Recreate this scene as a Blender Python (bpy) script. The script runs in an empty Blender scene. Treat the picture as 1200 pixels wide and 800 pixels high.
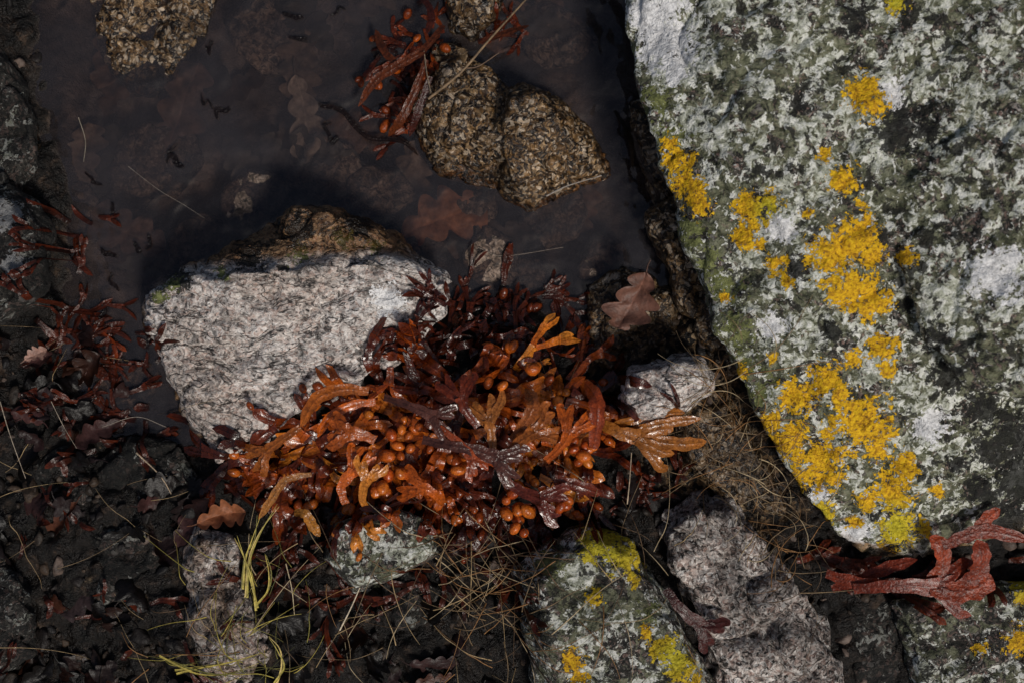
import bpy, bmesh, math, random
from mathutils import Vector, noise, Matrix
from mathutils.bvhtree import BVHTree
random.seed(7)
R=random
H=1.5
sc=bpy.context.scene
sc.view_settings.view_transform='Standard'; sc.view_settings.look='None'; sc.view_settings.exposure=0; sc.view_settings.gamma=1

# image pixel coordinates, origin top-left, projected through the camera to a given height
def W(x,y,z=0.0):
    f=(H-z)/H
    return Vector(((x-600)/1000*f,(400-y)/1000*f,z))
def PX(v):
    f=H/(H-v[2])
    return 600+v[0]*1000*f, 400-v[1]*1000*f

# ---------------------------------------------------------------- node helper
class M:
    def __init__(s,name):
        s.m=bpy.data.materials.new(name); s.m.use_nodes=True
        s.t=s.m.node_tree; s.t.nodes.clear()
        s.out=s.n('ShaderNodeOutputMaterial')
        s.co=s.n('ShaderNodeTexCoord').outputs['Object']
    def n(s,t,**k):
        x=s.t.nodes.new(t)
        for a,b in k.items(): setattr(x,a,b)
        return x
    def put(s,sock,v):
        if isinstance(v,bpy.types.NodeSocket): s.t.links.new(v,sock)
        elif isinstance(v,(tuple,list)):
            if len(v)==3 and sock.type=='RGBA': v=(*v,1)
            sock.default_value=v
        else: sock.default_value=v
    def noise(s,scale,detail=4,rough=.6,dist=0,co=None):
        x=s.n('ShaderNodeTexNoise'); s.put(x.inputs['Vector'],co or s.co)
        x.inputs['Scale'].default_value=scale; x.inputs['Detail'].default_value=detail
        x.inputs['Roughness'].default_value=rough; x.inputs['Distortion'].default_value=dist
        return x.outputs['Fac']
    def noisec(s,scale,detail=2,co=None):
        x=s.n('ShaderNodeTexNoise'); s.put(x.inputs['Vector'],co or s.co)
        x.inputs['Scale'].default_value=scale; x.inputs['Detail'].default_value=detail
        return x.outputs['Color']
    def voro(s,scale,out='Distance',feature='F1',co=None):
        x=s.n('ShaderNodeTexVoronoi',feature=feature); s.put(x.inputs['Vector'],co or s.co)
        x.inputs['Scale'].default_value=scale
        return x.outputs[out]
    def warp(s,amt,scale,base=None):
        c=s.noisec(scale,1)
        v=s.n('ShaderNodeVectorMath',operation='SUBTRACT'); s.put(v.inputs[0],c); v.inputs[1].default_value=(.5,.5,.5)
        v2=s.n('ShaderNodeVectorMath',operation='SCALE'); s.put(v2.inputs[0],v.outputs[0]); v2.inputs['Scale'].default_value=amt
        v3=s.n('ShaderNodeVectorMath',operation='ADD'); s.put(v3.inputs[0],v2.outputs[0]); s.put(v3.inputs[1],base or s.co)
        return v3.outputs[0]
    def scalev(s,vec,base=None):
        v=s.n('ShaderNodeVectorMath',operation='MULTIPLY'); s.put(v.inputs[0],base or s.co); v.inputs[1].default_value=vec
        return v.outputs[0]
    def ramp(s,f,stops,interp='LINEAR'):
        x=s.n('ShaderNodeValToRGB'); x.color_ramp.interpolation=interp
        e=x.color_ramp.elements
        while len(e)<len(stops): e.new(.5)
        for i,(p,c) in enumerate(stops):
            e[i].position=p
            if not isinstance(c,(tuple,list)): c=(c,c,c)
            e[i].color=(*c,1)
        s.put(x.inputs[0],f); return x.outputs[0]
    def mix(s,f,a,b,mode='MIX'):
        x=s.n('ShaderNodeMix',data_type='RGBA',blend_type=mode)
        s.put(x.inputs[0],f); s.put(x.inputs[6],a); s.put(x.inputs[7],b); return x.outputs[2]
    def math(s,op,a,b=0.0,clamp=False):
        x=s.n('ShaderNodeMath',operation=op); x.use_clamp=clamp
        s.put(x.inputs[0],a); s.put(x.inputs[1],b); return x.outputs[0]
    def attr(s,name,out='Fac'):
        x=s.n('ShaderNodeAttribute'); x.attribute_name=name; return x.outputs[out]
    def bump(s,h,dist,strength=1.0,prev=None):
        x=s.n('ShaderNodeBump'); s.put(x.inputs['Height'],h); x.inputs['Distance'].default_value=dist
        x.inputs['Strength'].default_value=strength
        if prev: s.put(x.inputs['Normal'],prev)
        return x.outputs[0]
    def pbr(s,col,rough=.8,nrm=None,**k):
        x=s.n('ShaderNodeBsdfPrincipled'); s.put(x.inputs['Base Color'],col); s.put(x.inputs['Roughness'],rough)
        if nrm: s.put(x.inputs['Normal'],nrm)
        for a,b in k.items(): s.put(x.inputs[a.replace('_',' ')],b)
        s.t.links.new(x.outputs[0],s.out.inputs[0]); return x

def thr(m,f,lo,hi):
    return m.ramp(f,[(lo,0.0),(hi,1.0)])

# ---------------------------------------------------------------- rock material
def rockmat(name,pal,cs=230,mott=.5,lichen=0.0,green=0.0,rough=.85,bumpd=.004,streak=False,dim=1.0,seed=0,col_on=True):
    m=M(name)
    if seed:
        a=m.n('ShaderNodeVectorMath',operation='ADD'); m.put(a.inputs[0],m.co); a.inputs[1].default_value=(seed*3.1,seed*1.7,seed*.9); m.co=a.outputs[0]
    wv=m.warp(.012,80)
    wv2=m.scalev((.9,1.15,1.05),wv) if streak else wv
    cell=m.voro(cs,'Color',co=wv2)
    bw=m.n('ShaderNodeSeparateColor'); m.put(bw.inputs[0],cell)
    col=m.ramp(bw.outputs[0],pal,'CONSTANT')
    cell2=m.voro(cs*2.1,'Color',co=wv2); bw2=m.n('ShaderNodeSeparateColor'); m.put(bw2.inputs[0],cell2)
    col2=m.ramp(bw2.outputs[1],pal,'CONSTANT')
    col=m.mix(.5,col,col2)
    big=m.noise(11,3,.65,.6)
    dk=m.ramp(big,[(.36,.25),(.62,1.08)])
    col=m.mix(mott,col,dk,'MULTIPLY')
    fine=m.noise(95,4,.75,.3,co=wv2)
    col=m.mix(.85,col,m.ramp(fine,[(.36,.08),(.48,1.0)]),'MULTIPLY')
    hgt=fine
    if streak:
        ck=m.noise(13,4,.62,.6,co=m.scalev((.6,1.5,1.3)))
        cl=m.math('ABSOLUTE',m.math('SUBTRACT',ck,.5))
        cm=m.ramp(cl,[(.003,.06),(.014,1.0)])
        col=m.mix(.85,col,cm,'MULTIPLY')
        ck2=m.noise(50,3,.7,.8,co=m.scalev((.75,1.25,1.1)))
        col=m.mix(.65,col,m.ramp(ck2,[(.36,.25),(.46,1.0)]),'MULTIPLY')
        st=m.noise(7,3,.6); col=m.mix(.5,col,m.ramp(st,[(.38,(.62,.54,.48)),(.52,(1,1,1))]),'MULTIPLY')
        hgt=m.math('ADD',fine,m.math('MULTIPLY',cm,.25))
    if green>0:
        g=m.noise(30,4,.75,1.0)
        gm=thr(m,g,.60-green*.22,.65-green*.22)
        gc=m.ramp(fine,[(.34,(.022,.026,.012)),(.46,(.11,.12,.065)),(.62,(.25,.26,.165))])
        col=m.mix(m.math('MULTIPLY',gm,.75),col,gc)
    if lichen>0:
        lv=m.warp(.012,120)
        l1=m.noise(36,4,.72,.5,co=lv)
        l2=m.noise(110,3,.7,.3,co=lv)
        l=m.math('ADD',m.math('ADD',m.math('MULTIPLY',l1,.5),m.math('MULTIPLY',l2,.35)),m.math('MULTIPLY',big,.15))
        lm=thr(m,l,.572-lichen*.11,.590-lichen*.11)
        lc=m.ramp(l2,[(.36,(.16,.17,.12)),(.49,(.44,.46,.37)),(.61,(.80,.81,.75))])
        col=m.mix(m.math('MULTIPLY',lm,.92),col,lc); hgt=m.math('ADD',hgt,m.math('MULTIPLY',l2,.6))
        bk=m.noise(48,4,.7,.4)
        col=m.mix(m.math('MULTIPLY',thr(m,bk,.56,.60),.92),col,(.016,.016,.012))
    if col_on:
        n1=m.noise(60,4,.75,.6); n2=m.noise(230,3,.7,.3)
        brk=m.math('ADD',m.math('MULTIPLY',m.math('SUBTRACT',n1,.5),3.6),m.math('MULTIPLY',m.math('SUBTRACT',n2,.5),2.4))
        def colony(a,c,col,hgt,k=.35,hh=0,op=1.0):
            v=m.math('ADD',m.attr(a),brk)
            mk=m.math('MULTIPLY',thr(m,v,k,k+.06),m.math('GREATER_THAN',m.attr(a),.02))
            if op<1: mk=m.math('MULTIPLY',mk,op)
            return m.mix(mk,col,c),(m.math('ADD',hgt,m.math('MULTIPLY',mk,hh)) if hh else hgt)
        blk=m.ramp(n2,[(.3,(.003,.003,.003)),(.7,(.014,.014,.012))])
        col,hgt=colony('blk',blk,col,hgt,.35,op=.93)  # black lichen; on the boulder also the painted shade under its ridge
        mos=m.ramp(fine,[(.3,(.03,.035,.012)),(.5,(.14,.155,.05)),(.7,(.26,.28,.11))])
        col,hgt=colony('grn',mos,col,hgt,.72)
        wht=m.ramp(n2,[(.3,(.42,.42,.42)),(.6,(.84,.84,.84))])
        col,hgt=colony('wht',wht,col,hgt,.35)
        yel=m.ramp(n2,[(.3,(.13,.06,.003)),(.42,(.46,.23,.005)),(.56,(.76,.44,.006)),(.75,(.84,.58,.02))])
        yel=m.mix(m.attr('lime'),yel,m.ramp(n2,[(.3,(.12,.10,.005)),(.5,(.48,.40,.01)),(.7,(.66,.58,.06))]))
        col,hgt=colony('yel',yel,col,hgt,.40,.5)
    wet=m.math('ADD',m.attr('wet'),m.math('MULTIPLY',m.math('SUBTRACT',m.noise(30,3,.7),.5),.8))
    wet=m.math('MULTIPLY',thr(m,wet,.35,.65),m.math('GREATER_THAN',m.attr('wet'),.02))
    wc=m.mix(1.0,col,(.42,.27,.15),'MULTIPLY')
    col=m.mix(wet,col,wc)
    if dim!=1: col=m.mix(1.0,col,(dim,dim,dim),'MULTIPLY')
    rg=m.mix(wet,(rough,)*3,(.32,)*3)
    m.pbr(col,rg,m.bump(hgt,bumpd),Specular_IOR_Level=.4)
    return m.m

P_WHITE=[(0,(.03,.028,.028)),(.10,(.22,.19,.175)),(.25,(.62,.56,.52)),(.55,(.80,.75,.70)),(.76,(.58,.43,.37)),(.90,(.88,.85,.82))]
P_PINK=[(0,(.02,.017,.015)),(.25,(.14,.11,.095)),(.40,(.44,.36,.32)),(.6,(.66,.60,.55)),(.82,(.36,.24,.20)),(.90,(.82,.79,.75))]
P_BROWN=[(0,(.006,.004,.003)),(.34,(.05,.028,.012)),(.52,(.20,.11,.042)),(.68,(.38,.25,.13)),(.80,(.045,.03,.022)),(.91,(.62,.50,.37))]
P_GREY=[(0,(.012,.012,.010)),(.4,(.045,.042,.034)),(.62,(.12,.105,.085)),(.76,(.38,.25,.21)),(.86,(.22,.20,.17)),(.94,(.5,.47,.43))]
P_SUB=[(0,(.05,.038,.032)),(.3,(.15,.105,.08)),(.6,(.30,.215,.16)),(.85,(.46,.35,.28))]

mat_boulder=rockmat('boulder_lichen',P_GREY,260,.6,lichen=.65,green=.72,bumpd=.006)
mat_lich=rockmat('lichen_rock',P_GREY,260,.6,lichen=.55,green=.55,bumpd=.006,seed=3,dim=.8)
mat_white=rockmat('white_granite',P_WHITE,240,.25,bumpd=.005,streak=True,seed=1)
mat_pink=rockmat('pink_granite',P_PINK,190,.6,bumpd=.007,seed=2,col_on=False)
mat_brown=rockmat('wet_brown_rock',P_BROWN,190,.9,rough=.34,bumpd=.005,seed=4,col_on=False)
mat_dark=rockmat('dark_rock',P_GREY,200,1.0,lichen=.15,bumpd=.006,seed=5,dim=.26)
mat_sub=rockmat('submerged_rock',P_SUB,200,.6,rough=.6,seed=6,dim=1.0,col_on=False)

# ---------------------------------------------------------------- mesh utilities
BV=[]
def seg_d(px,py,a,b):
    ax,ay=a; bx,by=b; dx,dy=bx-ax,by-ay
    t=max(0,min(1,((px-ax)*dx+(py-ay)*dy)/(dx*dx+dy*dy+1e-9)))
    return math.hypot(px-ax-t*dx,py-ay-t*dy)
def sdf(poly,px,py):
    ins=False; d=1e9; n=len(poly)
    for i in range(n):
        a=poly[i]; b=poly[(i+1)%n]
        d=min(d,seg_d(px,py,a,b))
        if (a[1]>py)!=(b[1]>py) and px<(b[0]-a[0])*(py-a[1])/(b[1]-a[1])+a[0]: ins=not ins
    return d if ins else -d

def fill(me,name,fn):
    at=me.attributes.new(name,'FLOAT','POINT')
    at.data.foreach_set('value',[fn(v.co) for v in me.vertices])

def blobf(bl):
    def f(co):
        x,y=PX(co); s=0
        for b in bl:
            r=b[2]*1.25
            d=math.hypot(x-b[0],y-b[1])
            if d<r*1.6: s=max(s,1.25-d/r)
        return s
    return f

def rock(name,parts,mat,vox=.004,a1=.008,a2=.004,a3=.0015,sm=3,blobs={},wet=None,seed=0.0,strat=0):
    """parts: list of point lists (image x, image y, z). Each part is hulled, then fused, weathered."""
    bm=bmesh.new()
    for pts in parts:
        b2=bmesh.new()
        for p in pts: b2.verts.new(W(*p))
        r=bmesh.ops.convex_hull(b2,input=b2.verts)
        bmesh.ops.delete(b2,geom=list({g for g in r['geom_interior']+r['geom_unused'] if isinstance(g,bmesh.types.BMVert)}),context='VERTS')
        bmesh.ops.recalc_face_normals(b2,faces=b2.faces)
        t=bpy.data.meshes.new('t'); b2.to_mesh(t); b2.free(); bm.from_mesh(t)
    me=bpy.data.meshes.new(name); bm.to_mesh(me); bm.free()
    ob=bpy.data.objects.new(name,me); sc.collection.objects.link(ob)
    md=ob.modifiers.new('r','REMESH'); md.mode='VOXEL'; md.voxel_size=vox
    ms=ob.modifiers.new('s','SMOOTH'); ms.iterations=sm; ms.factor=.5
    dg=bpy.context.evaluated_depsgraph_get()
    me2=bpy.data.meshes.new_from_object(ob.evaluated_get(dg)); ob.modifiers.clear(); ob.data=me2
    off=Vector((seed*1.7,seed*.6,seed))
    ns=[v.normal.copy() for v in me2.vertices]
    for v,nn in zip(me2.vertices,ns):
        p=v.co+off
        d=a1*noise.fractal(p*7,1,2,3)+a2*noise.fractal(p*28,1,2,3)+a3*noise.fractal(p*100,1,2,2)
        rid=1-abs(noise.noise(p*16)); d-=a2*1.6*max(0,rid-.9)*8
        if strat:
            q=Vector((p.x*6,p.y*30+p.x*5,p.z*30)); d+=strat*noise.fractal(q,1,2,3)
            q=Vector((p.x*14+3,p.y*60,p.z*40)); d-=strat*1.2*max(0,1-abs(noise.noise(q))*7)
        v.co+=nn*d
    for a in ('yel','wht','blk','grn','lime'):
        if a in blobs: fill(me2,a,blobf(blobs[a]))
    fill(me2,'wet',wet or (lambda c: max(0,1-c.z/.03)))
    me2.polygons.foreach_set('use_smooth',[True]*len(me2.polygons)); me2.materials.append(mat)
    BV.append(BVHTree.FromPolygons([v.co.copy() for v in me2.vertices],[tuple(p.vertices) for p in me2.polygons]))
    return ob

def simple(name,outline,zt,mat,zb=-.09,inset=.18,tilt=(0,0),**k):
    """stone: outline widest at mid height, inset crown and base."""
    cx=sum(p[0] for p in outline)/len(outline); cy=sum(p[1] for p in outline)/len(outline)
    pts=[]
    for i,p in enumerate(outline):
        x,y=p[:2]; dz=tilt[0]*(x-cx)/1000+tilt[1]*(y-cy)/1000
        j=R.uniform(-.05,.05)
        zm=zt*(.62+j)
        pts.append((x,y,zm+dz if zm+dz>zb+.01 else zb+.01))
        pts.append((cx+(x-cx)*(1-inset-j),cy+(y-cy)*(1-inset+j),zt+dz+R.uniform(-.006,.006)))
        pts.append((cx+(x-cx)*.96,cy+(y-cy)*.96,zb))
    return rock(name,[pts],mat,**k)

# ---------------------------------------------------------------- ground
POOL=[(60,-700),(45,60),(70,200),(85,330),(60,400),(105,480),(140,530),(230,520),(300,450),(520,350),(600,345),(680,410),(722,400),(800,330),(840,250),(830,150),(790,0),(780,-700)]
def axis(lo,hi,step,far):
    a=[]; x=lo
    while x<hi: a.append(x); x+=step
    a.append(hi)
    s=step; l=[];x=lo
    while x>-far: s*=1.35; x-=s; l.append(x)
    s=step; r=[];x=hi
    while x<far: s*=1.35; x+=s; r.append(x)
    return l[::-1]+a+r
xs=axis(-.66,.66,.004,12); ys=axis(-.46,.46,.004,12)
def ghe(x,y):
    px,py=600+x*1000,400-y*1000
    d=sdf(POOL,px,py)
    p=Vector((x,y,0))
    n1=noise.fractal(p*9,1,2,3); n2=noise.fractal(p*35+Vector((3,1,0)),1,2,3); n3=noise.fractal(p*120,1,2,2)
    if d>0: h=-min(.06,d*.0009)+.012*n1+.003*n2
    else:
        h=min(.03,-d*.0006)+.014*n1+.011*n2+.004*n3
        vd=noise.voronoi(p*38)[0]; h+=.014*max(0,.55-vd[0])
        if d<-60: h=max(h,.006+.004*n2)
        if d<-900: h=.04
    return h
verts=[];faces=[]
nx,ny=len(xs),len(ys)
for j,y in enumerate(ys):
    for i,x in enumerate(xs): verts.append((x,y,ghe(x,y)))
for j in range(ny-1):
    for i in range(nx-1):
        a=j*nx+i; faces.append((a,a+1,a+nx+1,a+nx))
gm=bpy.data.meshes.new('ground'); gm.from_pydata(verts,[],faces)
gm.polygons.foreach_set('use_smooth',[True]*len(gm.polygons))
fill(gm,'under',lambda c: max(0,min(1,(-c.z+.004)/.02)))
BR=[(790,260),(850,420),(930,590),(860,620),(780,560),(700,440),(690,330)]
fill(gm,'brown',lambda c: max(0,min(1,(sdf(BR,600+c.x*1000,400-c.y*1000)+30)/60)) if abs(c.x)<.7 and abs(c.y)<.5 else 0)
go=bpy.data.objects.new('ground',gm); sc.collection.objects.link(go)
m=M('wet_soil')
wv=m.warp(.01,60)
c1=m.ramp(m.noise(45,4,.75,.5),[(.38,(.002,.0018,.0015)),(.56,(.008,.0055,.004)),(.74,(.07,.045,.03))])
cell=m.voro(170,'Color',co=wv); sp=m.n('ShaderNodeSeparateColor'); m.put(sp.inputs[0],cell)
c2=m.ramp(sp.outputs[0],[(0,(.006,.005,.004)),(.35,(.04,.023,.011)),(.6,(.14,.085,.04)),(.85,(.30,.21,.12))],'CONSTANT')
c2=m.mix(.85,c2,m.ramp(m.noise(70,3,.75),[(.42,.05),(.6,1.1)]),'MULTIPLY')
nb=thr(m,m.math('ADD',m.attr('brown'),m.math('MULTIPLY',m.math('SUBTRACT',m.noise(20,3),.5),1.6)),.25,.6)
c=m.mix(nb,c1,c2)
c3=m.ramp(m.noise(14,4,.7,.6),[(.32,(.05,.040,.036)),(.5,(.12,.092,.08)),(.70,(.34,.26,.22))])
c=m.mix(m.attr('under'),c,c3)
m.pbr(c,m.ramp(m.noise(50,1),[(.3,.3),(.7,.75)]),m.bump(m.noise(90,4,.75),.008),Specular_IOR_Level=.3)
gm.materials.append(m.m)
BV.append(BVHTree.FromPolygons([v.co.copy() for v in gm.vertices],[tuple(p.vertices) for p in gm.polygons]))

# ---------------------------------------------------------------- water
bm=bmesh.new()
bmesh.ops.create_grid(bm,x_segments=4,y_segments=4,size=1)
for v in bm.verts:
    v.co.x=-.70+ (v.co.x+1)/2*1.05; v.co.y=-.17+(v.co.y+1)/2*1.3
    v.co.z=0.0
me=bpy.data.meshes.new('water'); bm.to_mesh(me); bm.free()
wo=bpy.data.objects.new('water',me); sc.collection.objects.link(wo)
m=M('murky_water')
bmp=m.bump(m.math('ADD',m.noise(10,2,.5,.6),m.math('MULTIPLY',m.noise(45,1),.15)),.03,.6)
tr=m.n('ShaderNodeBsdfTransparent'); tr.inputs[0].default_value=(.70,.63,.60,1)
df=m.n('ShaderNodeBsdfDiffuse'); df.inputs[0].default_value=(.042,.038,.042,1)
mx=m.n('ShaderNodeMixShader'); m.put(mx.inputs[0],m.ramp(m.noise(7,3,.6,.5),[(.35,.26),(.65,.64)])); m.put(mx.inputs[1],tr.outputs[0]); m.put(mx.inputs[2],df.outputs[0])
gl=m.n('ShaderNodeBsdfGlossy'); gl.inputs['Roughness'].default_value=.03; m.put(gl.inputs['Normal'],bmp)
fr=m.n('ShaderNodeFresnel'); fr.inputs[0].default_value=1.5; m.put(fr.inputs['Normal'],bmp)
mx2=m.n('ShaderNodeMixShader'); m.put(mx2.inputs[0],fr.outputs[0]); m.put(mx2.inputs[1],mx.outputs[0]); m.put(mx2.inputs[2],gl.outputs[0])
m.t.links.new(mx2.outputs[0],m.out.inputs[0]); me.materials.append(m.m)

# ---------------------------------------------------------------- rocks
edge=[(722,-80,.10),(735,40,.125),(768,170,.13),(812,300,.13),(850,400,.12),(905,510,.10),(965,610,.075),(1010,652,.05),(1100,650,.04),(1220,590,.05),(1400,560,.05)]
slab=[p for p in edge]+[(p[0]+30,p[1]-30,-.12) for p in edge]
slab+=[(790,-80,.17),(860,100,.185),(930,300,.18),(1000,450,.155),(1080,570,.115),(1200,520,.12),(1400,480,.12),(1400,-100,.2)]
block=[(960,-100,.14),(990,60,.15),(1030,200,.165),(1060,330,.185),(1085,400,.194),(1135,445,.196),(1225,485,.192),(1400,550,.19),
       (1400,-120,.25),(1200,-100,.205),(1180,60,.212),(1170,200,.218),(1190,330,.225),(1250,420,.23),
       (980,-100,.08),(1010,60,.08),(1050,200,.10),(1080,330,.10),(1115,415,.09),(1230,485,.08),(1400,550,.08)]
yel=[(1012,108,20),(1022,122,16),(882,245,18),(903,238,12),(797,190,15),(803,215,18),(818,240,14),(785,170,9),(975,300,26),(1005,285,26),(1020,300,16),(1000,340,24),(1020,355,22),(985,350,15),(910,310,11),(870,278,12),
 (935,465,20),(968,445,18),(985,462,12),(1012,498,32),(1030,515,20),(1000,478,14),(960,540,26),(925,515,20),(905,495,14),(940,560,16),(975,560,12),(1035,408,14),(1062,303,10),(990,210,15),(968,182,8),(1045,578,22),(1060,548,14),(1020,585,14),(1052,618,20),(1000,610,8),(1100,575,8),(965,600,12),(1050,5,12),(868,435,8),(1000,420,9),(1040,430,11),(850,350,6),(1085,620,8),(905,420,6),(945,250,6),(1010,240,7),(925,330,6),(890,285,7)]
lime=[(1050,618,26),(960,605,18),(900,245,16),(1195,680,20),(1050,0,20)]
wht=[(768,15,34),(778,50,30),(790,80,14),(1165,322,28),(1180,308,16),(1042,108,16),(1003,625,18),(915,270,14),(1090,500,18),(905,380,14),(960,576,12)]
blk=[(1055,148,26),(932,122,13),(935,315,16),(1000,25,14),(1150,475,20),(975,390,10),(1110,440,16),(890,200,8),(1095,395,14),(1060,360,10),(1190,505,26),(1085,150,12),(1160,530,20),(1195,560,30),(1150,575,16),(1120,545,10),(1180,610,24)]  # black lichen patches, plus shade below the ridge painted in as black blobs
grn=[(x,y,24) for x,y in [(770,120),(790,165),(810,270),(830,310),(850,340),(865,390),(870,430),(895,460),(745,60),(930,620),(980,630)]]
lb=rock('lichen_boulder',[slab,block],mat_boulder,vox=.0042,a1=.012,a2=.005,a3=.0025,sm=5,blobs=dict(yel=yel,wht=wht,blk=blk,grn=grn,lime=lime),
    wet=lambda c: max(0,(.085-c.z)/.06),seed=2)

# white granite rock
ridge=[(185,338,.085),(240,326,.115),(330,318,.125),(430,308,.125),(490,318,.11),(520,335,.095)]
front=[(166,378,.075),(188,432,.06),(222,492,.055),(256,540,.05),(380,466,.065),(445,432,.07),(516,372,.08)]
back=[(170,345,.05),(205,322,.04),(250,312,.045),(300,285,.05),(340,255,.055),(378,248,.055),(440,266,.055),(480,295,.05),(520,326,.05)]
base=[(180,380,-.09),(210,460,-.09),(260,515,-.09),(440,420,-.09),(510,360,-.09),(500,300,-.09),(380,240,-.09),(250,300,-.09),(190,330,-.09)]
knob=[(325,268,.06),(345,246,.10),(385,243,.11),(440,262,.09),(475,295,.09),(310,300,.10),(430,308,.115),(340,255,-.05),(460,300,-.05),(400,248,-.05)]
def wetw(c):
    x,y=PX(c); l=330-(x-185)*.06
    if x>440: l+= (x-440)*.1
    v=(l-y)/26+.15
    return max(0,min(1.2,v))*(.62) if y<l+6 else max(0,.9-c.z/.04)
rock('granite_rock',[ridge+front+back+base,knob],mat_white,vox=.0034,a1=.008,a2=.0055,a3=.0018,sm=0,strat=.005,wet=wetw,seed=5,
     blobs=dict(wht=[(455,352,16)],grn=[(200,332,12),(260,322,10),(350,300,14),(400,280,14),(440,290,12),(190,350,10)],blk=[(210,328,12),(290,300,14),(350,270,18),(420,262,16),(330,315,6)]))

nw=lambda c:0.0
simple('granite_rock',[(722,458),(740,436),(785,420),(824,416),(832,452),(805,478),(765,498),(735,496)],.105,mat_white,vox=.0032,a1=.006,a2=.006,wet=nw,seed=9,tilt=(.1,-.1),sm=1)
simple('lichen_rock',[(603,668),(640,636),(690,612),(742,632),(768,690),(800,745),(838,800),(845,860),(640,860),(622,760)],.11,mat_lich,vox=.0038,a1=.008,a2=.005,wet=nw,seed=11,inset=.25,
   blobs=dict(yel=[(705,632,22),(730,650,20),(695,645,12),(720,615,12),(697,700,10),(780,760,14),(800,780,16),(672,775,12),(680,795,10),(745,680,7),(760,740,9),(815,800,10)],lime=[(710,635,60),(790,770,30)],grn=[(640,660,22),(760,720,18)],blk=[(625,720,14)]))
simple('granite_rock',[(765,600),(810,575),(860,585),(895,625),(945,690),(985,770),(990,860),(860,860),(820,760),(800,700),(770,650)],.075,mat_pink,vox=.0038,a1=.016,a2=.010,a3=.003,wet=nw,seed=13)
simple('lichen_rock',[(375,655),(392,612),(448,592),(506,608),(514,648),(475,675),(415,696)],.095,mat_lich,vox=.0035,a1=.006,a2=.004,wet=nw,seed=15,inset=.1)
simple('granite_rock',[(215,645),(232,618),(270,624),(282,670),(295,720),(316,770),(290,800),(240,790),(225,728)],.07,mat_pink,vox=.0038,a1=.010,a2=.009,seed=17,wet=lambda c:.46)
simple('lichen_rock',[(1040,705),(1090,690),(1160,680),(1240,670),(1300,860),(1100,860),(1060,780)],.06,mat_lich,vox=.004,a1=.01,a2=.006,seed=19,wet=nw,
   blobs=dict(yel=[(1195,675,14),(1195,750,16),(1150,760,8),(1198,700,10)],lime=[(1195,680,25)]))
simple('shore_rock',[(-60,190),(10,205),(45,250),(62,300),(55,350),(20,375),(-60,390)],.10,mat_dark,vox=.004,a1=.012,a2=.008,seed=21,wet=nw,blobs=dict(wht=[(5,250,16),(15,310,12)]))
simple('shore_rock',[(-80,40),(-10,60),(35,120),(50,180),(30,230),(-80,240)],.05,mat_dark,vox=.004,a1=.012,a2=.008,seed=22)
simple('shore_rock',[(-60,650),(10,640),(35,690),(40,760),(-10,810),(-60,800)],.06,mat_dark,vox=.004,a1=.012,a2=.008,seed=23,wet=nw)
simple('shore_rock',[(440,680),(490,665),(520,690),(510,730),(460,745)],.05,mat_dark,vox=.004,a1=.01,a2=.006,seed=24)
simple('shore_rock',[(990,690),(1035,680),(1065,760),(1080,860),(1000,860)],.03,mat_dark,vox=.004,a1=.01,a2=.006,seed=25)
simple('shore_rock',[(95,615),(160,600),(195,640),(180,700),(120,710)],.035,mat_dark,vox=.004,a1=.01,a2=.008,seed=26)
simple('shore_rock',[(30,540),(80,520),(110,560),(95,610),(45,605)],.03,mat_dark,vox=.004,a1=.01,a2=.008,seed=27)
# one fractured, angular boulder breaking the pool surface
pa=[(482,165,.0),(484,90,.012),(510,44,.02),(550,56,.028),(565,105,.035),(640,150,.028),(640,215,.008),(560,226,.0),(505,205,.0),(520,92,.048),(545,130,.052),(515,165,.035),(575,165,.048),(490,100,-.09),(600,210,-.09),(500,190,-.09),(545,70,-.09)]
pb=[(572,172,.03),(590,108,.03),(614,98,.035),(660,124,.025),(712,180,.006),(716,206,.004),(664,222,.008),(620,250,.0),(584,226,.010),(598,116,.075),(626,112,.072),(676,168,.050),(648,196,.050),(600,212,.040),(590,170,.055),(590,120,-.09),(700,190,-.09),(620,235,-.09),(640,110,-.09)]
rock('wet_rock',[pa,pb],mat_brown,vox=.0032,a1=.005,a2=.0045,a3=.0018,sm=0,strat=.003,wet=lambda c:max(0,.85-c.z/.03),seed=31)
K=dict(wet=nw,a1=.010,a2=.0055,a3=.002,inset=.30,sm=1)
simple('wet_rock',[(515,-20),(590,-20),(580,20),(558,46),(528,38)],.04,mat_brown,vox=.0035,seed=33,**K)
simple('wet_rock',[(90,-40),(215,-60),(262,-20),(238,42),(214,60),(186,118),(150,112),(118,62)],.003,mat_brown,vox=.004,seed=34,tilt=(.05,-.12),**K)
simple('wet_rock',[(686,335),(730,315),(785,345),(795,390),(750,430),(695,425)],.022,mat_brown,vox=.0035,seed=35,**K)
simple('wet_rock',[(790,470),(850,455),(900,540),(920,600),(850,590),(800,540)],.05,mat_brown,vox=.0035,seed=36,**K)
simple('wet_rock',[(760,250),(800,240),(850,370),(880,450),(835,440),(790,350)],.05,mat_brown,vox=.0035,seed=37,**K)
simple('wet_rock',[(735,120),(760,120),(780,190),(800,240),(780,275),(762,220),(745,160)],.018,mat_brown,vox=.0035,seed=38,**K)
simple('wet_rock',[(112,545),(150,510),(210,515),(235,560),(205,608),(135,606)],.03,mat_dark,vox=.004,seed=39,**K)
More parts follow.
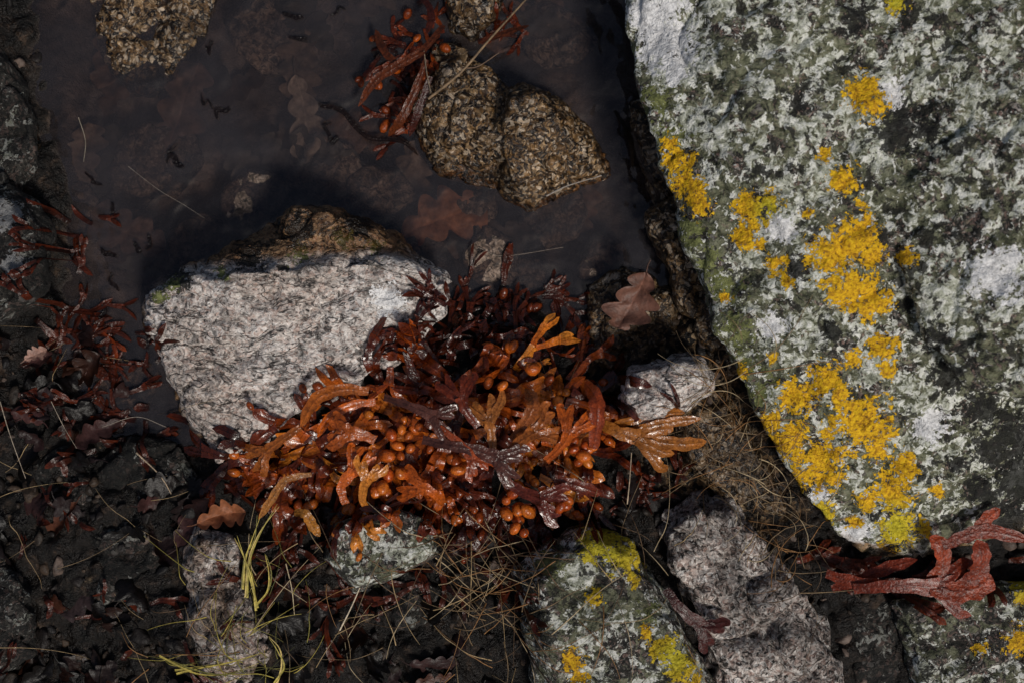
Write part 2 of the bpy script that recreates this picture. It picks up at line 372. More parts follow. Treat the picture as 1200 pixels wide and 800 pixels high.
for i,(cx,cy,r,zt) in enumerate([(300,240,42,-.003),(180,190,52,-.008),(575,305,40,-.002),(650,245,50,-.002),(245,300,50,-.010),(620,330,38,-.0),(380,200,44,-.018),(710,310,34,-.002),(80,240,34,-.005),(320,40,56,-.02),(140,440,42,-.008),(440,225,40,-.015),(650,50,46,-.018),(470,300,30,-.005),(560,245,30,-.006)]):
    o=[(cx+math.cos(a)*r*R.uniform(.75,1.25),cy+math.sin(a)*r*R.uniform(.7,1.1)) for a in [k*math.tau/7 for k in range(7)]]
    simple('submerged_stone',o,zt-.003,mat_sub,vox=.005,a1=.005,a2=.003,seed=40+i,wet=nw)

def surf(x,y):
    z=-.2
    for b in BV:
        h=b.ray_cast(Vector((x,y,1)),Vector((0,0,-1)))
        if h[0] is not None and h[0].z>z: z=h[0].z
    return z

# ---------------------------------------------------------------- organic builders
class B:
    def __init__(s): s.v=[];s.f=[];s.c=[]
    def obj(s,name,mat):
        me=bpy.data.meshes.new(name); me.from_pydata(s.v,[],s.f)
        ca=me.color_attributes.new('Col','FLOAT_COLOR','POINT')
        ca.data.foreach_set('color',[x for c in s.c for x in (*c,1.0)])
        me.polygons.foreach_set('use_smooth',[True]*len(me.polygons)); me.materials.append(mat)
        o=bpy.data.objects.new(name,me); sc.collection.objects.link(o); return o
def spline(P,n):
    P=[P[0]*2-P[1]]+P+[P[-1]*2-P[-2]]; out=[]
    for i in range(1,len(P)-2):
        for k in range(n):
            t=k/n; a,b,c,d=P[i-1],P[i],P[i+1],P[i+2]
            out.append(.5*((2*b)+(c-a)*t+(2*a-5*b+4*c-d)*t*t+(3*b-a-3*c+d)*t**3))
    out.append(P[-2]); return out
def ribbon(b,pts,wf,colf,roll=0,dr=0,cup=.1,ruf=.12,rib=.07):
    n=len(pts); base=len(b.v); S=(-1,-.62,-.12,0,.12,.62,1)
    ph=R.uniform(0,9)
    for i,p in enumerate(pts):
        t=(pts[min(n-1,i+1)]-pts[max(0,i-1)]).normalized()
        u=Vector((0,0,1)); s=t.cross(u)
        if s.length<.05: s=Vector((1,0,0))
        s.normalize(); nn=s.cross(t)
        r=roll+dr*i/n; s2=s*math.cos(r)+nn*math.sin(r); n2=-s*math.sin(r)+nn*math.cos(r)
        w=wf(i/(n-1)); k=i/(n-1)
        for q in S:
            off=cup*w*q*q+(ruf*w*math.sin(ph+i*1.3+q*2)*abs(q))+( rib*w if q==0 else 0)
            b.v.append(p+s2*(q*w*(1+.12*math.sin(ph*3+i*1.6+q)))+n2*off); b.c.append(colf(k,q))
    m_=len(S)
    for i in range(n-1):
        for j in range(m_-1):
            a=base+i*m_+j; b.f.append((a,a+1,a+m_+1,a+m_))
def ball(b,c,r,ax,el,col):
    base=len(b.v); nu,nv=9,6
    q=Vector((0,0,1)).rotation_difference(ax.normalized())
    for j in range(nv+1):
        th=math.pi*j/nv
        for i in range(nu):
            ph=math.tau*i/nu
            p=Vector((math.sin(th)*math.cos(ph)*r,math.sin(th)*math.sin(ph)*r,math.cos(th)*r*el))
            b.v.append(c+q@p); b.c.append(col)
    for j in range(nv):
        for i in range(nu):
            a=base+j*nu+i; a2=base+j*nu+(i+1)%nu; b.f.append((a,a2,a2+nu,a+nu))
def tube(b,pts,r0,r1,col,ns=5):
    base=len(b.v); n=len(pts)
    for i,p in enumerate(pts):
        t=(pts[min(n-1,i+1)]-pts[max(0,i-1)]).normalized()
        s=t.cross(Vector((.1,.2,1))).normalized(); u=s.cross(t); r=r0+(r1-r0)*i/(n-1)
        for k in range(ns):
            a=math.tau*k/ns; b.v.append(p+(s*math.cos(a)+u*math.sin(a))*r); b.c.append(col)
    for i in range(n-1):
        for k in range(ns):
            a=base+i*ns+k; a2=base+i*ns+(k+1)%ns; b.f.append((a,a2,a2+ns,a+ns))

def organic(name,rough=.3,trans=.25,coat=.3,nsc=260,bd=.0012,spec=.5,var=.5,spots=0):
    m=M(name); c=m.attr('Col','Color')
    v=m.ramp(m.noise(nsc*.35,3,.7),[(.3,1-var),(.7,1+var*.6)])
    c=m.mix(1.0,c,v,'MULTIPLY')
    nz=m.noise(nsc,2,.6)
    if spots: c=m.mix(spots,c,m.ramp(m.noise(nsc*1.6,1,.5),[(.36,(.35,.22,.18)),(.46,1.0),(.62,1.0),(.70,1.6)]),'MULTIPLY')
    p=m.pbr(c,rough,m.bump(nz,bd),Specular_IOR_Level=spec,Coat_Weight=coat,Coat_Roughness=.1)
    if trans:
        tl=m.n('ShaderNodeBsdfTranslucent'); m.put(tl.inputs[0],c)
        mx=m.n('ShaderNodeMixShader'); mx.inputs[0].default_value=trans
        m.put(mx.inputs[1],p.outputs[0]); m.put(mx.inputs[2],tl.outputs[0]); m.t.links.new(mx.outputs[0],m.out.inputs[0])
    return m.m
mat_weed=organic('bladderwrack_skin',.26,.25,.3,spots=.5,bd=.0012)
mat_redweed=organic('red_weed_skin',.36,.2,.05,spots=.6,spec=.35,bd=.0015)
mat_darkweed=organic('old_weed_skin',.34,0,0,spec=.3)
mat_leaf=organic('dead_leaf',.55,.15,0,nsc=180)
mat_wetleaf=organic('wet_leaf',.45,0,0,nsc=180,spec=.25)
mat_straw=organic('straw',.6,0,0,nsc=300)

def lerp(a,b,t): return tuple(a[i]+(b[i]-a[i])*t for i in range(3))
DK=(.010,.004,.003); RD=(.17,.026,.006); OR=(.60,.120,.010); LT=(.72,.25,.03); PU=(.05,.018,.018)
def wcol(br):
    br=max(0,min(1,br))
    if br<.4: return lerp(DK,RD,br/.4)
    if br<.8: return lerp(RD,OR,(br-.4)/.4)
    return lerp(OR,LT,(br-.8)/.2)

def frond(b,x,y,ang,L,w,depth,br,lift,z0=None,bl=.6,purple=0,tight=0):
    """one strap of wrack; forks; ends in lance tips or small bladders"""
    n=6; pts=[]; a=ang; cur=R.uniform(-.9,.9); z=z0
    px,py=x,y
    for i in range(n+1):
        s=surf(px,py)+.004+lift*(.6+.4*math.sin(i*1.1+x*40))
        if s<.003: s=.003
        z=s if z is None else max(min(s,z+L*.2+.003),z-L/n*.5)
        z=max(z,surf(px,py)+.002)
        pts.append(Vector((px,py,z)))
        a+=cur*.14+R.uniform(-.08,.08); px+=math.cos(a)*L/n; py+=math.sin(a)*L/n
    c0=wcol(br*R.uniform(.8,1.2)); 
    if purple: c0=lerp(c0,PU,purple)
    c1=lerp(c0,wcol(min(1,br+.25)),.6)
    last=depth==0
    def wf(t):
        if last: return w*(.8+.35*math.sin(t*2.8))*(1 if t<.6 else max(.1,(1-((t-.6)/.4)**2)**.6))
        return w*(.7+.6*t*t)
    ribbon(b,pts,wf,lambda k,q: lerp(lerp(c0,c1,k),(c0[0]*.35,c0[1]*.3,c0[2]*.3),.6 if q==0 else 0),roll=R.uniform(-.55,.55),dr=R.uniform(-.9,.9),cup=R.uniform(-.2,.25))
    e=pts[-1]
    if not last:
        sp=R.uniform(.2,.34)
        for sgn in (-1,1):
            a2=a+sgn*sp
            frond(b,e.x-math.cos(a)*L*.1-math.sin(a)*sgn*w*.45,e.y-math.sin(a)*L*.1+math.cos(a)*sgn*w*.45,a2,L*R.uniform(.65,.95),w*.76,depth-1,br*1.05,lift*R.uniform(.9,1.15),z0=e.z,bl=bl,purple=purple)
    elif R.random()<bl:
        for k in range(R.choice((1,1,2))):
            d=Vector((math.cos(a+R.uniform(-.7,.7)),math.sin(a+R.uniform(-.7,.7)),R.uniform(0,.6)))
            r=R.uniform(.0035,.006)
            bc=lerp(wcol(min(1,br+.3)),(.60,.13,.012),.5 if br>.45 else .1)
            ball(b,e+d*r*R.uniform(.6,1.6)+Vector((0,0,.002)),r,d,R.uniform(1.1,1.6),bc)

# main mass of wrack
MASS=[(285,548),(330,520),(372,492),(440,460),(475,400),(530,350),(590,352),(640,395),(680,430),(695,470),(690,545),(640,580),(560,570),(500,575),(440,575),(390,572),(330,578)]
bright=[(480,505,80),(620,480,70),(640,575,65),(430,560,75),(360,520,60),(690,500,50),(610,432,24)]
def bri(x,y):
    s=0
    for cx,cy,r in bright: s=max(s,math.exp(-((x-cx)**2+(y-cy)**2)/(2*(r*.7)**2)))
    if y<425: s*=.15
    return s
weed=B(); cnt=0
while cnt<260:
    x=R.uniform(280,720); y=R.uniform(340,600)
    if sdf(MASS,x,y)<0: continue
    cnt+=1
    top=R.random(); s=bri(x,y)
    br=.02+(.85*s if top>.35 else .2*s)+R.uniform(-.10,.12)  # lower fronds get darker colour: shade inside the mass painted in
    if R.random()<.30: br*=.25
    ox,oy=x-560,y-455
    ang=math.atan2(-oy*.8,ox)+R.uniform(-1.0,1.0)
    if R.random()<.3 or y<430: ang=R.uniform(0,math.tau)
    inner=min(1,max(0,sdf(MASS,x,y))/70)
    big=1 if y>430 else .62
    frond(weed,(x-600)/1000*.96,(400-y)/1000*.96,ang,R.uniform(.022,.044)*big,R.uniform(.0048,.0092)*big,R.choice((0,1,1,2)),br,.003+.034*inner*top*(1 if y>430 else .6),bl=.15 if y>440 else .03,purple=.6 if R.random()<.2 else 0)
# bladder clusters
for cx,cy,rr,k in [(478,505,15,9),(612,602,17,10),(445,578,12,7),(672,522,14,7),(545,537,16,7),(625,432,7,3),(468,552,14,5),(655,590,14,5),(575,445,12,2),(565,470,10,2),(595,575,10,3)]:
    for i in range(k):
        x=R.gauss(cx,rr*.6); y=R.gauss(cy,rr*.6); X,Y=(x-600)/1000*.94,(400-y)/1000*.94
        z=surf(X,Y)+R.uniform(.052,.066); d=Vector((R.uniform(-1,1),R.uniform(-1,1),R.uniform(-.2,.7)))
        ball(weed,Vector((X,Y,z)),R.uniform(.0045,.0075),d,R.uniform(1.05,1.5),lerp((.46,.07,.008),(.74,.19,.02),R.random()))
def strap(b,P,w,br,z=.07,fork=0,**k):
    pts=spline([W(p[0],p[1],p[2] if len(p)>2 else z) for p in P],6)
    c=wcol(br) if not isinstance(br,tuple) else br
    cc=lambda kk,q: lerp(tuple(x*(.75+.35*kk) for x in c),tuple(x*.35 for x in c),.6 if q==0 else 0)
    if fork:
        ribbon(b,pts,lambda t:w*(.6+.55*t*t),cc,**k)
        d=(pts[-1]-pts[-3]).normalized(); L=fork
        for sg in (-1,1):
            s=Vector((-d.y,d.x,0))*sg
            e=pts[-1]-d*.003+s*w*.4
            for m2 in (0,1):
                s3=s*(.25+.5*m2*1)
                P2=[e,e+(d+s3)*L*.35,e+(d+s3*1.1)*L*.7+Vector((0,0,-.003)),e+(d+s3*.8)*L*R.uniform(.85,1.1)+Vector((0,0,-.006))]
                ribbon(b,spline(P2,4),lambda t:w*.6*(.9+.2*math.sin(t*3))*(1 if t<.6 else max(.1,(1-((t-.6)/.4)**2)**.6)),cc,roll=R.uniform(-.3,.3),dr=R.uniform(-.4,.4))
        return
    ribbon(b,pts,lambda t:w*(.7+.45*math.sin(t*2.6))*(1 if t<.75 else max(.1,(1-((t-.75)/.25)**2)**.6)),cc,**k)
TAN=(.42,.145,.022); BRN=(.11,.038,.026)
for P,w,c,fk in [([(700,492,.09),(725,506,.098),(750,511,.098)],.010,TAN,.045),([(735,508,.098),(765,516,.095),(800,520,.09),(828,517,.08)],.0065,TAN,0),([(712,500,.09),(740,492,.10),(768,482,.095),(788,466,.09)],.0055,TAN,0),
              ([(725,508,.09),(760,500,.10),(790,494,.095),(822,490,.09)],.005,TAN,0),
              ([(432,458,.10),(400,456,.115),(370,468,.12),(352,500,.10)],.0062,(.46,.12,.015),0),([(352,500,.08),(330,515,.08),(310,530,.07)],.0065,(.42,.12,.02),.03),
              ([(440,470,.09),(410,475,.10),(385,490,.10),(372,512,.09)],.0055,OR,0),([(365,555,.07),(335,562,.07),(318,585,.06),(303,608,.05)],.004,(.45,.18,.04),0),
              ([(578,530,.10),(575,505,.11),(572,492,.11)],.0075,(.44,.15,.03),.03),([(590,535,.10),(612,515,.12),(630,505,.12)],.008,(.42,.12,.02),.03),
              ([(600,515,.10),(618,490,.12),(625,470,.12),(615,455,.1)],.006,(.36,.10,.02),0),([(695,525,.10),(700,490,.12),(698,465,.12),(685,448,.1)],.0075,(.34,.055,.01),0),
              ([(520,590,.08),(505,575,.10),(490,570,.1)],.0068,OR,.025),([(405,590,.08),(400,570,.09),(415,550,.10)],.007,OR,.03),([(440,610,.08),(425,585,.10),(430,560,.11)],.006,LT,.025),
              ([(495,515,.11),(530,522,.12),(560,528,.12),(585,538,.12)],.008,BRN,.03),([(450,465,.10),(480,475,.115),(510,488,.12)],.0065,BRN,.025),([(515,500,.12),(540,520,.12),(555,540,.12)],.006,(.34,.06,.012),.02),
              ([(590,560,.1),(610,575,.1),(635,585,.1)],.008,(.16,.03,.015),.03),([(345,600,.06),(358,602,.07),(366,615,.06),(375,628,.05)],.005,(.5,.2,.03),0),
              ([(440,515,.11),(420,508,.12),(405,506,.12)],.009,(.46,.10,.012),.022),([(650,560,.09),(680,570,.09),(705,578,.08)],.006,RD,0),([(560,500,.11),(545,480,.12),(540,465,.12)],.007,RD,.03),([(640,540,.11),(660,520,.12),(668,505,.12)],.007,OR,.03)]:
    strap(weed,P,w,c,fork=fk,roll=R.uniform(-.4,.4),dr=R.uniform(-.6,.6))
weed.obj('bladderwrack_seaweed',mat_weed)

# red-orange weed in front of the boulder
w2=B()
RW=(.34,.050,.012)
for P,w,fk in [([(968,672,.06),(1010,684,.07),(1055,687,.075)],.007,0),([(1000,690,.07),(1050,686,.085),(1100,688,.085)],.010,.04),([(1090,690,.085),(1125,692,.085),(1150,686,.085),(1160,672,.085)],.011,0),([(1085,684,.08),(1105,662,.09),(1102,640,.1),(1090,628,.1)],.008,0),
            ([(1120,690,.08),(1145,672,.09),(1150,650,.1),(1145,632,.1)],.010,0),([(1105,640,.1),(1130,628,.1),(1160,622,.1),(1210,634,.1)],.007,0),([(1140,625,.1),(1155,608,.1),(1172,596,.1)],.006,0),
            ([(975,690,.05),(1010,678,.06),(1040,665,.07),(1075,655,.08)],.006,0),([(780,690,.1),(800,715,.1),(825,735,.09)],.008,.03)]:
    strap(w2,P,w,lerp(RW,(.14,.02,.01),R.uniform(0,.8)) if P[0][0]>900 else (.06,.012,.01),fork=fk,roll=R.uniform(-.15,.15),dr=R.uniform(-.2,.2),cup=.03,ruf=.08,rib=.04)
for i in range(12):
    frond(w2,(R.uniform(940,1200)-600)/1050,(400-R.uniform(650,705))/1050,R.uniform(-.6,.6),.03,.005,1,R.uniform(.02,.22),.01,bl=0)
w2.obj('red_seaweed',mat_redweed)

# weed at the top of the pool
w3=B()
DO=(.12,.028,.008)
for P,w,c in [([(520,30,.04),(495,60,.05),(470,75,.05),(440,95,.04),(420,125,.02)],.0045,DO),([(500,70,.05),(485,110,.04),(470,140,.03),(455,160,.01)],.0045,DO),([(375,124,.006),(400,130,.008),(430,160,.01),(470,165,.01),(490,182,.006)],.003,(.015,.007,.005)),
              ([(470,80,.05),(450,60,.04),(440,35,.02)],.004,DO),([(505,90,.05),(490,130,.04),(480,160,.02)],.004,(.05,.01,.006)),([(560,50,.05),(590,40,.05),(620,30,.04)],.004,DO),([(490,-10,.03),(505,15,.04),(500,40,.05)],.004,(.05,.01,.006)),
              ([(740,155,.02),(752,190,.02),(770,225,.02),(778,262,.01)],.003,(.10,.08,.07)),([(720,130,.02),(738,160,.03),(742,200,.02)],.003,(.02,.015,.012))]:
    strap(w3,P,w,c,roll=R.uniform(-.3,.3),dr=.5)
for i in range(38):
    t=R.random(); x,y=R.gauss(500-45*t,13),R.gauss(15+140*t,12)
    frond(w3,(x-600)/1000,(400-y)/1000,R.uniform(0,6.3),.02,.0032,1,R.uniform(.0,.36),.015*R.random(),bl=.15)
for i in range(7):
    x,y=R.gauss(600,14),R.gauss(25,14)
    frond(w3,(x-600)/1000,(400-y)/1000,R.uniform(0,6.3),.02,.0028,1,R.uniform(.0,.2),.02*R.random(),bl=0)
w3.obj('bladderwrack_seaweed',mat_redweed)

# dark old weed: left shore and below the main mass
w4=B()
def zone():
    r=R.random()
    if r<.24: return R.uniform(30,120),R.uniform(250,480)
    if r<.36: return R.uniform(90,190),R.uniform(380,540)
    if r<.5: return R.uniform(0,230),R.uniform(480,820)
    if r<.8: return R.uniform(310,620),R.uniform(590,720)
    if r<.9: return R.uniform(720,800),R.uniform(500,620)
    return R.uniform(520,640),R.uniform(330,400)
def clear(x,y): 
    X,Y=(x-600)/1000,(400-y)/1000
    return surf(X,Y)-max(0,ghe(X,Y))<.015
for i in range(220):
    x,y=zone()
    if not clear(x,y) : continue
    br=R.uniform(0,.04)
    if R.random()<.06: br=R.uniform(.12,.26)
    frond(w4,(x-600)/1000,(400-y)/1000,R.uniform(0,6.3),R.uniform(.015,.035),R.uniform(.002,.0045),R.choice((0,1,1,2)),br,.010*R.random(),bl=.0)
w4.obj('dark_seaweed',mat_darkweed)
# floating scraps
w5=B()
for x,y in [(160,290),(172,284),(200,180),(208,190),(385,155),(392,168),(125,300),(130,245),(345,20),(350,45),(245,55),(110,210),(240,120),(395,15),(260,130),(135,330),(170,395),(150,420),(180,350),(120,360)]:
    a=R.uniform(0,6.3); L=R.uniform(5,13)
    P=[(x+math.cos(a)*L*t+R.uniform(-5,5),y+math.sin(a)*L*t+R.uniform(-5,5),.003) for t in (-1,-.3,.3,1)]
    strap(w5,P,R.uniform(.001,.003),(.006,.003,.003))
w5.obj('floating_seaweed_scraps',mat_darkweed)

# ---------------------------------------------------------------- leaves
def leaf(b,c,ang,L,Wd,col,nrm=Vector((0,0,1)),curl=.3,lobes=4,bend=.1,vein=.5,hi=False):
    nu=40 if hi else 22; S=[-1,-.7,-.4,-.08,0,.08,.4,.7,1] if hi else [-1,-.5,0,.5,1]; base=len(b.v)
    q=Vector((0,0,1)).rotation_difference(nrm)@Matrix.Rotation(ang,3,'Z').to_quaternion()
    ph=R.uniform(-.12,.12); cm=R.uniform(.85,1.1); ph2=R.uniform(0,6)
    for i in range(nu+1):
        t=i/nu
        env=(math.sin(math.pi*t**.75)**.55*(.5+.6*t)) if 0<t<1 else .0
        for s in S:
            lob=.42+.58*abs(math.sin(math.pi*(lobes*t+.15+(ph if s>0 else 0))))**.7
            w=Wd*env*lob*(1+.15*math.sin(t*9+ph2+(2 if s>0 else 0)))
            sk=.14*Wd*abs(s)*env
            p=Vector(((t-.5)*L+sk,s*w+.06*L*math.sin(t*3+ph2),curl*w*s*s+bend*L*(t-.5)**2*2+.06*Wd*math.sin(t*14+s*4+ph*5)-( .03*Wd if s==0 else 0)))
            b.v.append(c+q@p); b.c.append(tuple(x*1.35 for x in col) if (s==0 and hi) else tuple(x*cm*(.8+.35*abs(math.sin(t*22+abs(s)*5))) for x in col))
    m_=len(S)
    for i in range(nu):
        for j in range(m_-1):
            a=base+i*m_+j; b.f.append((a,a+1,a+m_+1,a+m_))
    tube(b,[c+q@Vector((-.5*L-.2*L*k,0.05*L*k*k+.06*L*math.sin(ph2)*(1-k),bend*L*.5)) for k in (0,.5,1)],.001,.0007,tuple(x*.6 for x in col),4)
def oneleaf(name,x,y,z,ang,L,Wd,col,mat,**k):
    b=B(); leaf(b,W(x,y,z),ang,L,Wd,col,hi=True,**k); return b.obj(name,mat)
oneleaf('oak_leaf',741,350,.048,-1.9,.072,.036,(.17,.075,.05),mat_leaf,curl=.35,lobes=3.4,bend=.3,nrm=Vector((-.1,-.25,1)).normalized())
oneleaf('oak_leaf',352,140,-.006,-1.4,.105,.028,(.34,.27,.22),mat_wetleaf,curl=.05,bend=.0)
oneleaf('oak_leaf',520,258,-.008,.5,.11,.044,(.42,.19,.10),mat_wetleaf,curl=.05,bend=.0)
oneleaf('oak_leaf',262,605,.085,.3,.055,.02,(.24,.085,.035),mat_leaf,curl=.9,bend=.4)
oneleaf('oak_leaf',42,415,.06,.6,.028,.011,(.30,.17,.13),mat_leaf,curl=.4)
oneleaf('oak_leaf',300,290,-.006,2.1,.09,.036,(.24,.16,.12),mat_wetleaf,curl=.05,bend=.0)
oneleaf('oak_leaf',215,125,-.006,1.1,.11,.045,(.20,.12,.09),mat_wetleaf,curl=.05,bend=.0)
oneleaf('oak_leaf',150,270,-.006,2.6,.10,.04,(.16,.10,.08),mat_wetleaf,curl=.05,bend=.0)
sub=B()
for i in range(60):
    x,y=R.uniform(90,720),R.uniform(-20,330)
    k=R.uniform(.3,1.5)
    X,Y=(x-600)/1000,(400-y)/1000; g=surf(X,Y)
    if g>-.012: continue
    cc=R.choice([(.17,.12,.09),(.17,.10,.07),(.13,.11,.09)])
    leaf(sub,Vector((X,Y,R.uniform(g+.005,-.010))),R.uniform(0,6.3),R.uniform(.05,.10),R.uniform(.02,.042),tuple(q*k for q in cc),nrm=Vector((R.uniform(-.15,.15),R.uniform(-.15,.15),1)).normalized(),curl=.05,bend=.0)
sub.obj('sunken_leaves',mat_wetleaf)
lit=B()
for i in range(105):
    r=R.random()
    if r<.55: x,y=R.uniform(-20,300),R.uniform(440,820)
    elif r<.70: x,y=R.uniform(-20,110),R.uniform(370,560)
    elif r<.90: x,y=R.uniform(300,620),R.uniform(600,820)
    else: x,y=R.uniform(730,860),R.uniform(520,820)
    if not clear(x,y): continue
    X,Y=(x-600)/1000,(400-y)/1000; g=surf(X,Y)
    k=R.uniform(0,1)**2.5; c=R.choice([(.060,.026,.024),(.04,.026,.026),(.075,.026,.014),(.016,.010,.009),(.010,.007,.006),(.010,.007,.006)])
    leaf(lit,Vector((X,Y,max(g,0)+R.uniform(.002,.010))),R.uniform(0,6.3),R.uniform(.03,.065),R.uniform(.012,.026),tuple(q*(.2+.9*k) for q in c),nrm=Vector((R.uniform(-.8,.8),R.uniform(-.8,.8),1)).normalized(),curl=R.uniform(-.6,.8),bend=R.uniform(-.4,.5),lobes=R.choice((3,4)))
lit.obj('leaf_litter',mat_wetleaf)

# ---------------------------------------------------------------- gravel
gv=B()
ico=bmesh.new(); bmesh.ops.create_icosphere(ico,subdivisions=2,radius=1); iv=[v.co.copy() for v in ico.verts]; iff=[tuple(v.index for v in f.verts) for f in ico.faces]; ico.free()
for i in range(700):
    r=R.random()
    if r<.35: x,y=R.uniform(700,960),R.uniform(260,820)
    elif r<.8: x,y=R.uniform(-20,640),R.uniform(540,820)
    elif r<.88: x,y=R.uniform(-20,80),R.uniform(-10,600)
    else: x,y=R.uniform(940,1220),R.uniform(600,820)
    X,Y=(x-600)/1000,(400-y)/1000
    g=ghe(X,Y)
    if surf(X,Y)>g+.02: continue
    s=R.uniform(.003,.014)*R.uniform(.5,1); sv=Vector((s*R.uniform(.6,1.4),s*R.uniform(.6,1.4),s*R.uniform(.4,.8))); rot=Matrix.Rotation(R.uniform(0,6.3),3,'Z')@Matrix.Rotation(R.uniform(-.6,.6),3,'X')
    c=R.choice([(.025,.018,.013),(.05,.033,.022),(.012,.009,.008),(.11,.08,.065),(.012,.009,.008),(.007,.006,.006)]); base=len(gv.v); o=Vector((i,i*.3,0))
    cut=[(Vector((R.gauss(0,1),R.gauss(0,1),R.gauss(0,1))).normalized(),R.uniform(.35,.7)) for _ in range(6)]
    for v in iv:
        d=1+.4*noise.noise(v*1.1+o); q=v*d
        for cn,cd_ in cut:
            e=q.dot(cn)-cd_
            if e>0: q=q-cn*e
        gv.v.append(Vector((X,Y,g+s*.1))+rot@Vector((q.x*sv.x,q.y*sv.y,q.z*sv.z))); gv.c.append(c)
    gv.f+= [tuple(a+base for a in f) for f in iff]
gv.obj('gravel',organic('gravel_stone',.6,0,0,nsc=250,var=.7,spec=.3))

# ---------------------------------------------------------------- grass and twigs
dg_=B()
def straw(b,x,y,ang,L,r,col,lift=.015,cv=.5,up=.0):
    X,Y=(x-600)/1000,(400-y)/1000; pts=[]; a=ang; cu=R.uniform(-cv,cv); n=9; z=None
    for i in range(n+1):
        s=surf(X,Y)+lift*math.sin(math.pi*min(1,.15+i/n))+.002+up*i/n
        z=s if z is None else max(s,z-L/n*.5) if s<z else min(s,z+L/n*1.5)
        z=max(z,surf(X,Y)+.001); pts.append(Vector((X,Y,z))); a+=cu/n*1.6; X+=math.cos(a)*L/n; Y+=math.sin(a)*L/n
    tube(b,spline(pts,2),r,r*.35,col,4)
SC=[(.40,.28,.14),(.22,.15,.08),(.48,.37,.22),(.12,.07,.035),(.28,.14,.05)]
for i in range(70):
    straw(dg_,R.gauss(575,45),R.gauss(670,50),R.uniform(0,6.3),R.uniform(.04,.11),R.uniform(.0004,.0009),R.choice(SC),lift=.03)
for i in range(60):
    straw(dg_,R.uniform(180,640),R.uniform(620,820),R.uniform(0,6.3),R.uniform(.04,.12),R.uniform(.0004,.0008),R.choice(SC),lift=.02)
for i in range(120):
    t=R.random(); straw(dg_,R.gauss(820+t*110,24),R.gauss(440+t*230,30),R.uniform(0,6.3),R.uniform(.03,.10),R.uniform(.0004,.0008),R.choice(SC[1:]),lift=.015,cv=1.4)
for i in range(24):
    straw(dg_,R.uniform(-10,230),R.uniform(360,820),R.uniform(0,6.3),R.uniform(.04,.12),R.uniform(.0003,.0005),R.choice(SC[:2]),lift=.01)
for i in range(26):
    straw(dg_,R.uniform(640,800),R.uniform(500,700),R.uniform(0,6.3),R.uniform(.04,.12),R.uniform(.0004,.0007),R.choice(SC),lift=.03)
dg_.obj('dead_grass',mat_straw)
gt=B()
GC=[(.36,.30,.06),(.46,.37,.08),(.20,.18,.04),(.55,.42,.14)]
for P in [[(285,690),(288,655),(296,630),(305,605)],[(290,700),(292,660),(305,625),(325,590)],[(300,715),(296,680),(285,650),(275,630)],[(205,785),(240,780),(270,775),(305,765)],[(190,770),(230,785),(265,790),(300,780)],[(325,800),(330,780),(328,760),(315,745)],[(300,710),(315,690),(318,670),(312,650)]]:
    for j in range(2):
        pts=spline([W(p[0]+R.uniform(-4,4)*j,p[1]+R.uniform(-4,4)*j,.08+.01*k) for k,p in enumerate(P)],6); c=R.choice(GC)
        ribbon(gt,pts,lambda t:.0013*(1-t*.85),lambda k,q:c,cup=.5,ruf=0)
for i in range(46):
    straw(gt,R.gauss(300,35),R.gauss(740,40),R.uniform(-.5,3.6),R.uniform(.03,.08),R.uniform(.0004,.0008),R.choice(GC[:3]+[(.10,.10,.03)]),lift=.03)
gt.obj('grass_tuft',mat_straw)
tw=B()
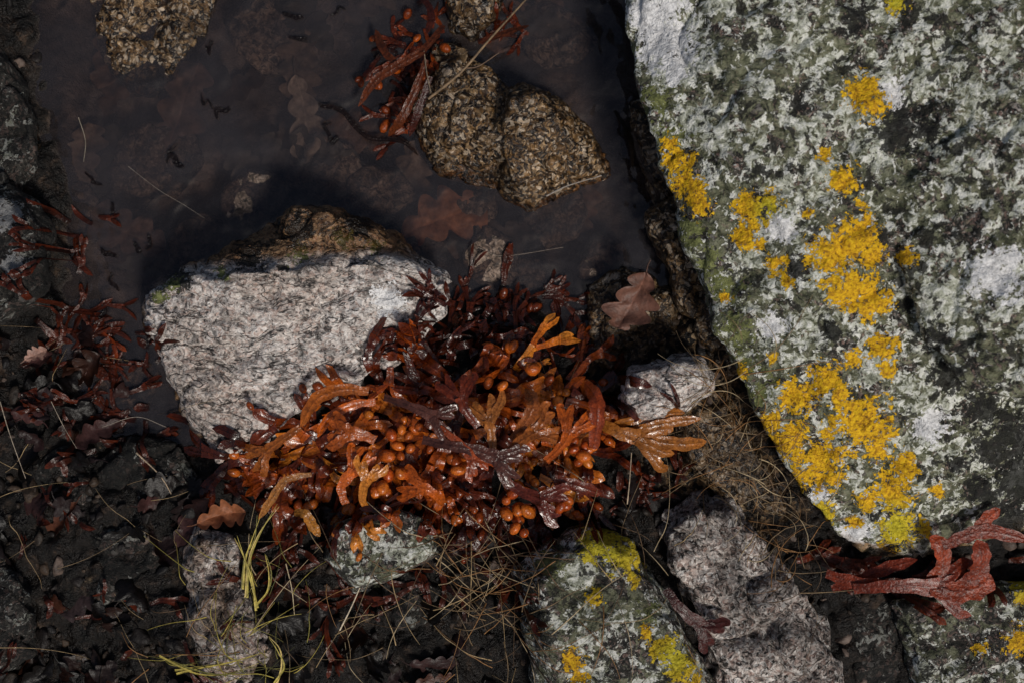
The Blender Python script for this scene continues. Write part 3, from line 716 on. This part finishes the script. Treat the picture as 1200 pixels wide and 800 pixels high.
for P,r,c in [([(502,116,.05),(540,85,.065),(575,45,.065),(625,-10,.05)],.0018,(.20,.13,.07)),([(505,110,.05),(500,85,.05),(497,60,.05)],.0010,(.2,.15,.1)),([(150,195,.002),(185,222,.002),(215,240,.002),(240,256,.002)],.0003,(.28,.24,.2)),([(92,138,.002),(100,165,.002),(98,190,.002)],.0004,(.35,.3,.22)),
              ([(540,80,.065),(560,78,.06),(585,62,.06)],.0010,(.12,.07,.04)),([(640,230,.03),(665,218,.025),(705,206,.02)],.001,(.3,.27,.24)),([(735,590,.09),(738,560,.1),(740,530,.1)],.0008,(.4,.3,.2)),([(560,290,.004),(590,300,.004),(660,290,.004)],.0004,(.25,.2,.16)),
              ([(160,530,.04),(190,560,.04),(210,598,.03)],.0009,(.4,.3,.2)),([(398,738,.07),(412,710,.07),(425,680,.07)],.0010,(.6,.5,.36)),([(0,470,.05),(12,510,.05),(30,560,.05)],.0006,(.4,.33,.25)),
              ([(60,470,.05),(75,500,.05),(90,525,.05)],.0004,(.4,.33,.25)),([(335,660,.06),(342,690,.06),(345,720,.05)],.0007,(.5,.4,.25)),([(195,500,.03),(160,488,.03),(120,500,.03)],.0004,(.3,.25,.2))]:
    tube(tw,spline([W(*p) for p in P],6),r,r*.6,c,6)
tw.obj('twigs',mat_straw)

# ---------------------------------------------------------------- light
sd=Vector((.40,-.60,.95)).normalized()
el=math.asin(sd.z); az=math.atan2(sd.x,sd.y)
w=bpy.data.worlds.new('World'); sc.world=w; w.use_nodes=True
nt=w.node_tree; bg=nt.nodes['Background']; sk=nt.nodes.new('ShaderNodeTexSky'); sk.sky_type='NISHITA'; sk.sun_disc=False
sk.sun_elevation=el; sk.sun_rotation=az; sk.dust_density=4
nt.links.new(sk.outputs[0],bg.inputs[0]); bg.inputs[1].default_value=.05
L=bpy.data.lights.new('sun','SUN'); L.energy=2.2; L.angle=math.radians(10); L.color=(1,.95,.88)
lo=bpy.data.objects.new('sun',L); sc.collection.objects.link(lo); lo.rotation_euler=(-sd).to_track_quat('-Z','Y').to_euler()
# ---------------------------------------------------------------- camera
cd=bpy.data.cameras.new('camera'); co=bpy.data.objects.new('camera',cd); sc.collection.objects.link(co)
co.location=(0,0,H); cd.lens=45; cd.sensor_width=36; cd.clip_end=100; cd.clip_start=.01
cd.dof.use_dof=True; cd.dof.focus_distance=H-.07; cd.dof.aperture_fstop=3.2
sc.camera=co
print('verts',sum(len(o.data.vertices) for o in sc.objects if o.type=='MESH'))
